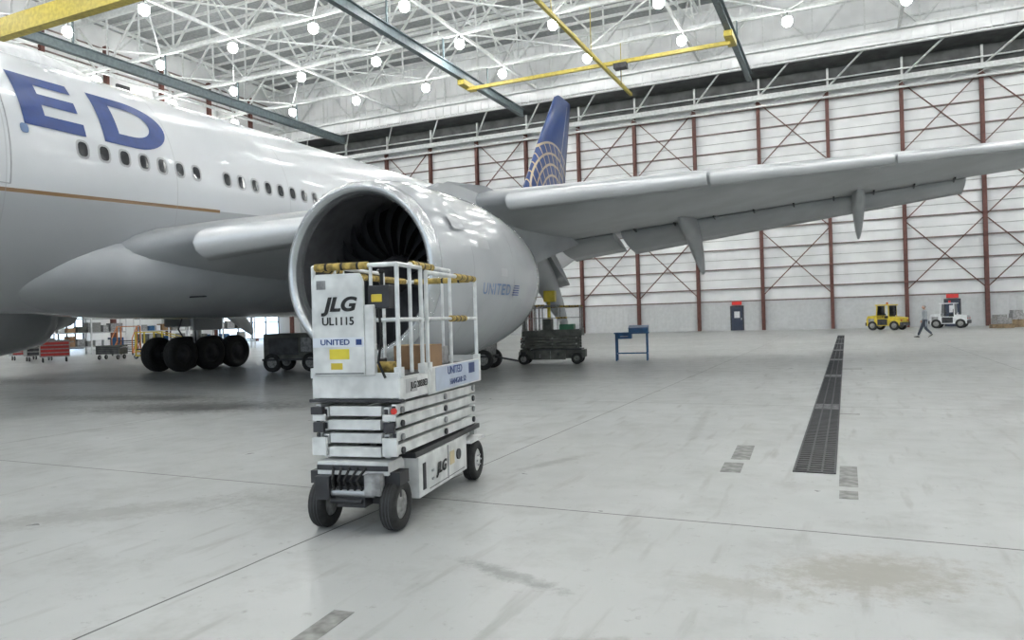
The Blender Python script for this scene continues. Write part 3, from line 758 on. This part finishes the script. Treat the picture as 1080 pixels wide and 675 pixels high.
pallets((10.4, 64, 0), 2, .3); pallets((12.6, 62, 0), 3, -.2); pallets((11.8, 66, 0), 4, .1); pallets((14.4, 64, 0), 6, .1)

def barrow(name, loc, rz, m1, m2, h=1.1):
    E = empty(name, loc, rz); mb = MB()
    mb.bb((-.7, -.4, .3), (.7, .4, h), m1)
    for k in range(4): mb.bb((-.66, -.415, .36+k*(h-.4)/4), (.66, -.40, .33+(k+.85)*(h-.4)/4), m2)
    mb.tube([(.7, -.3, h-.15), (.9, -.3, h-.1), (.9, .3, h-.1), (.7, .3, h-.15)], .02, STEEL)
    for x in (-.55, .55):
        for y in (-.3, .3): tyre(mb, (x, y, .13), .13, .06); mb.cyl((x, y, .13), (x, y, .3), .03, STEEL)
    mb.obj('cabinet', E, bevel=.01)
def stand(name, loc, rz, mat, h=2.0):
    E = empty(name, loc, rz); mb = MB()
    for x in (-.6, .6):
        for y in (-.5, .5): mb.beam((x, y, .15), (x, y, h+1.0), .07, .07, mat)
        mb.beam((x, -1.9, .15), (x, -.5, h), .08, .1, mat); mb.beam((x, -1.9, 1.1), (x, -.5, h+1.0), .05, .05, mat); mb.beam((x, -1.9, .15), (x, -1.9, 1.1), .05, .05, mat)
        mb.beam((x, -1.9, .18), (x, .5, .18), .08, .08, mat); mb.beam((x, -.5, h+1), (x, .5, h+1), .05, .05, mat); mb.beam((x, -.5, .2), (x, .5, h), .05, .05, mat)
        for y in (-1.8, .5): tyre(mb, (x, y, .12), .12, .06)
    mb.bb((-.62, -.52, h), (.62, .52, h+.06), DARK)
    n = 7
    for k in range(1, n): q = k/n; mb.box((0, -1.9+1.4*q, .15+(h-.15)*q), (1.15, .25, .04), DARK)
    mb.beam((-.6, .5, h+1), (.6, .5, h+1), .05, .05, mat)
    mb.obj('stand_frame', E)
def rack(name, loc, rz, n=3):
    E = empty(name, loc, rz); mb = MB()
    for k in range(n+1):
        for y in (-.5, .5): mb.beam((-n*1.2+k*2.4, y, 0), (-n*1.2+k*2.4, y, 3.0), .09, .09, WHITE)
    for z in (.5, 1.5, 2.5): mb.bb((-n*1.2, -.5, z), (n*1.2, .5, z+.08), STEEL)
    random.seed(int(loc[1]*10))
    for z in (.58, 1.58):
        x = -n*1.2+.2
        while x < n*1.2-.8:
            wd = random.uniform(.35, .9); mb.bb((x, -.4, z), (x+wd, .4, z+random.uniform(.3, .75)), random.choice([LGREY, CARD, HUB, WHITE, BLUEB, OLIVE])); x += wd+.15
    mb.obj('rack_frame', E)
stand('maintenance_stand', (-36.5, 29.5, 0), radians(120), YEL, .5)
stand('maintenance_stand', (-44, 34, 0), radians(40), ORANGE, .9)
barrow('tool_cabinet', (-39.6, 26.0, 0), radians(60), HUB, RED, 1.2); barrow('tool_cabinet', (-42.5, 27.0, 0), radians(70), HUB, DARK, 1.3)
barrow('tool_cabinet', (-34.0, 29.0, 0), radians(50), YEL, DARK, .7); barrow('tool_cabinet', (-35.7, 33, 0), radians(50), GREEN, DARK, .9)
barrow('tool_cabinet', (-45.5, 28.0, 0), radians(70), LGREY, RED, 1.0); barrow('tool_cabinet', (-37.5, 33, 0), radians(20), ORANGE, DARK, .8); barrow('tool_cabinet', (-38.2, 28.4, 0), radians(20), OLIVE, DARK, .8)
rack('storage_rack', (-50, 34, 0), radians(75)); rack('storage_rack', (-52, 45, 0), radians(80)); rack('storage_rack', (-44, 42, 0), radians(60), 2)
def powercart(loc, rz, m1):
    E = empty('power_cart_and_shade_stand_in', loc, rz); mb = MB()
    mb.bb((-1.0, -.6, .45), (.9, .6, 1.35), m1); mb.bb((-.8, -.62, .6), (.3, -.6, 1.2), DARK); mb.bb((-1.05, -.65, .4), (1.0, .65, .47), DARK)
    mb.bb((.4, -.61, .7), (.8, -.6, 1.2), LGREY); mb.cyl((.5, .2, 1.35), (.5, .2, 1.6), .05, DARK)
    for x in (-.7, .75):
        for y in (-.55, .55): tyre(mb, (x, y, .33), .33, .2, (0, 1, 0))
    mb.beam((1.0, 0, .4), (1.8, 0, .25), .06, .06, DARK); mb.obj('cart_body', E, bevel=.02)
powercart((-11.6, 21.6, 0), radians(10), LGREY); powercart((-17.9, 20.6, 0), radians(15), OLIVE)  # second cart is added, standing in for dark shaded shapes under the aircraft

# ------------------------------------------------------------------ PERSON (walking)
def skin_obj(name, V, Ed, Rr_, mat, parent, root=0, sub=2):
    me = bpy.data.meshes.new(name); me.from_pydata(V, Ed, []); me.materials.append(mat)
    o = bpy.data.objects.new(name, me); COL.objects.link(o); o.parent = parent
    o.modifiers.new('Skin', 'SKIN').use_smooth_shade = True
    if me.skin_vertices:
        for i, sv in enumerate(me.skin_vertices[0].data):
            r = Rr_[i]; sv.radius = r if isinstance(r, tuple) else (r, r); sv.use_root = (i == root)
    sb = o.modifiers.new('Sub', 'SUBSURF'); sb.levels = sub; sb.render_levels = sub
    return o
PE = empty('walking_man', (3.9, 45.7, 0), radians(100))
cm = bpy.data.materials.new('work_clothes'); cm.use_nodes = True
t = NT(cm); bs = t.n['Principled BSDF']; X, Y, Z = t.xyz()
leg = t.math('MULTIPLY', t.math('LESS_THAN', Z, .98), t.math('LESS_THAN', t.math('ABSOLUTE', X), .19))
c = t.mix(leg, (.30, .32, .34), (.05, .06, .085)); c = t.mix(t.math('MULTIPLY', t.math('GREATER_THAN', Z, 1.50), t.math('LESS_THAN', t.math('ABSOLUTE', X), .08)), c, (.45, .25, .18))
c = t.mix(t.math('MULTIPLY', t.ramp(t.noise(25), .4, .7), .2), c, (.1, .1, .1)); t.l.new(c, bs.inputs['Base Color']); bs.inputs['Roughness'].default_value = .8
V = [(0, 0, .96), (0, 0, 1.10), (0, .01, 1.30), (0, .0, 1.46), (0, .02, 1.56),
     (.10, 0, .90), (.11, .17, .50), (.11, .33, .12), (-.10, 0, .90), (-.11, .0, .50), (-.11, -.30, .20),
     (.19, 0, 1.42), (.235, -.10, 1.16), (.24, -.12, .93), (-.19, 0, 1.42), (-.235, .06, 1.15), (-.24, .22, .97)]
Ed = [(0, 1), (1, 2), (2, 3), (3, 4), (0, 5), (5, 6), (6, 7), (0, 8), (8, 9), (9, 10), (3, 11), (11, 12), (12, 13), (3, 14), (14, 15), (15, 16)]
Rd = [(.17, .14), (.17, .135), (.19, .14), (.09, .085), (.06, .06), (.11, .115), (.08, .085), (.06, .065), (.11, .115), (.08, .085), (.06, .065), (.075, .075), (.06, .06), (.042, .042), (.075, .075), (.06, .06), (.042, .042)]
skin_obj('body', V, Ed, Rd, cm, PE)
mb = MB()
mb.ball((0, .035, 1.665), .088, SKIN, 20, 1.28); mb.lathe([(0, .012), (.02, .016), (.035, .006)], (0, .115, 1.645), (0, 1, -.3), SKIN, 8)
for sx in (-.03, .03): mb.ball((sx, .113, 1.675), .010, BLACK, 8)
mb.bb((-.022, .112, 1.610), (.022, .118, 1.616), RED)
for sx in (-.088, .088): mb.ball((sx, .03, 1.66), .022, SKIN, 8, 1.3)
mb.ball((0, .012, 1.70), .094, HAIR, 20, 1.02)
mb.obj('head', PE)
def shoe(x, y, z, ptch):
    mb = MB(); rg = []
    for q, w_, h_ in ((-.09, .025, .03), (-.06, .04, .06), (0, .042, .07), (.08, .048, .045), (.14, .045, .035), (.185, .02, .02)):
        yy = y+q*cos(ptch); zz = z+q*sin(ptch)
        rg.append([(x+w_*cos(2*pi*k/12), yy, zz+h_*(.6+.6*sin(2*pi*k/12))) for k in range(12)])
    mb.loft(rg, SHOE); mb.obj('shoe', PE)
shoe(.11, .35, .02, .12); shoe(-.11, -.27, .10, -.55)
def hand(nm, o, sg):
    o = Vector(o); V = [o, o+Vector((0, .01, -.04)), o+Vector((0, .015, -.085))]; E_ = [(0, 1), (1, 2)]; R_ = [(.022, .028), (.018, .04), (.014, .038)]
    for k, L in enumerate((.065, .075, .07, .055)):
        b = o+Vector((0, .045-.022*k, -.09)); i = len(V)
        V += [b, b+Vector((-sg*.006, .004, -L*.5)), b+Vector((-sg*.02, .004, -L))]; E_ += [(2, i), (i, i+1), (i+1, i+2)]; R_ += [.009, .008, .007]
    i = len(V); V += [o+Vector((-sg*.005, .05, -.055)), o+Vector((-sg*.012, .062, -.095))]; E_ += [(1, i), (i, i+1)]; R_ += [.011, .009]
    skin_obj(nm, V, E_, R_, SKIN, PE, 0, 1)
hand('hand_right', (.24, -.12, .92), 1); hand('hand_left', (-.24, .23, .96), -1)

S.view_settings.view_transform = 'Standard'
S.view_settings.exposure = 0
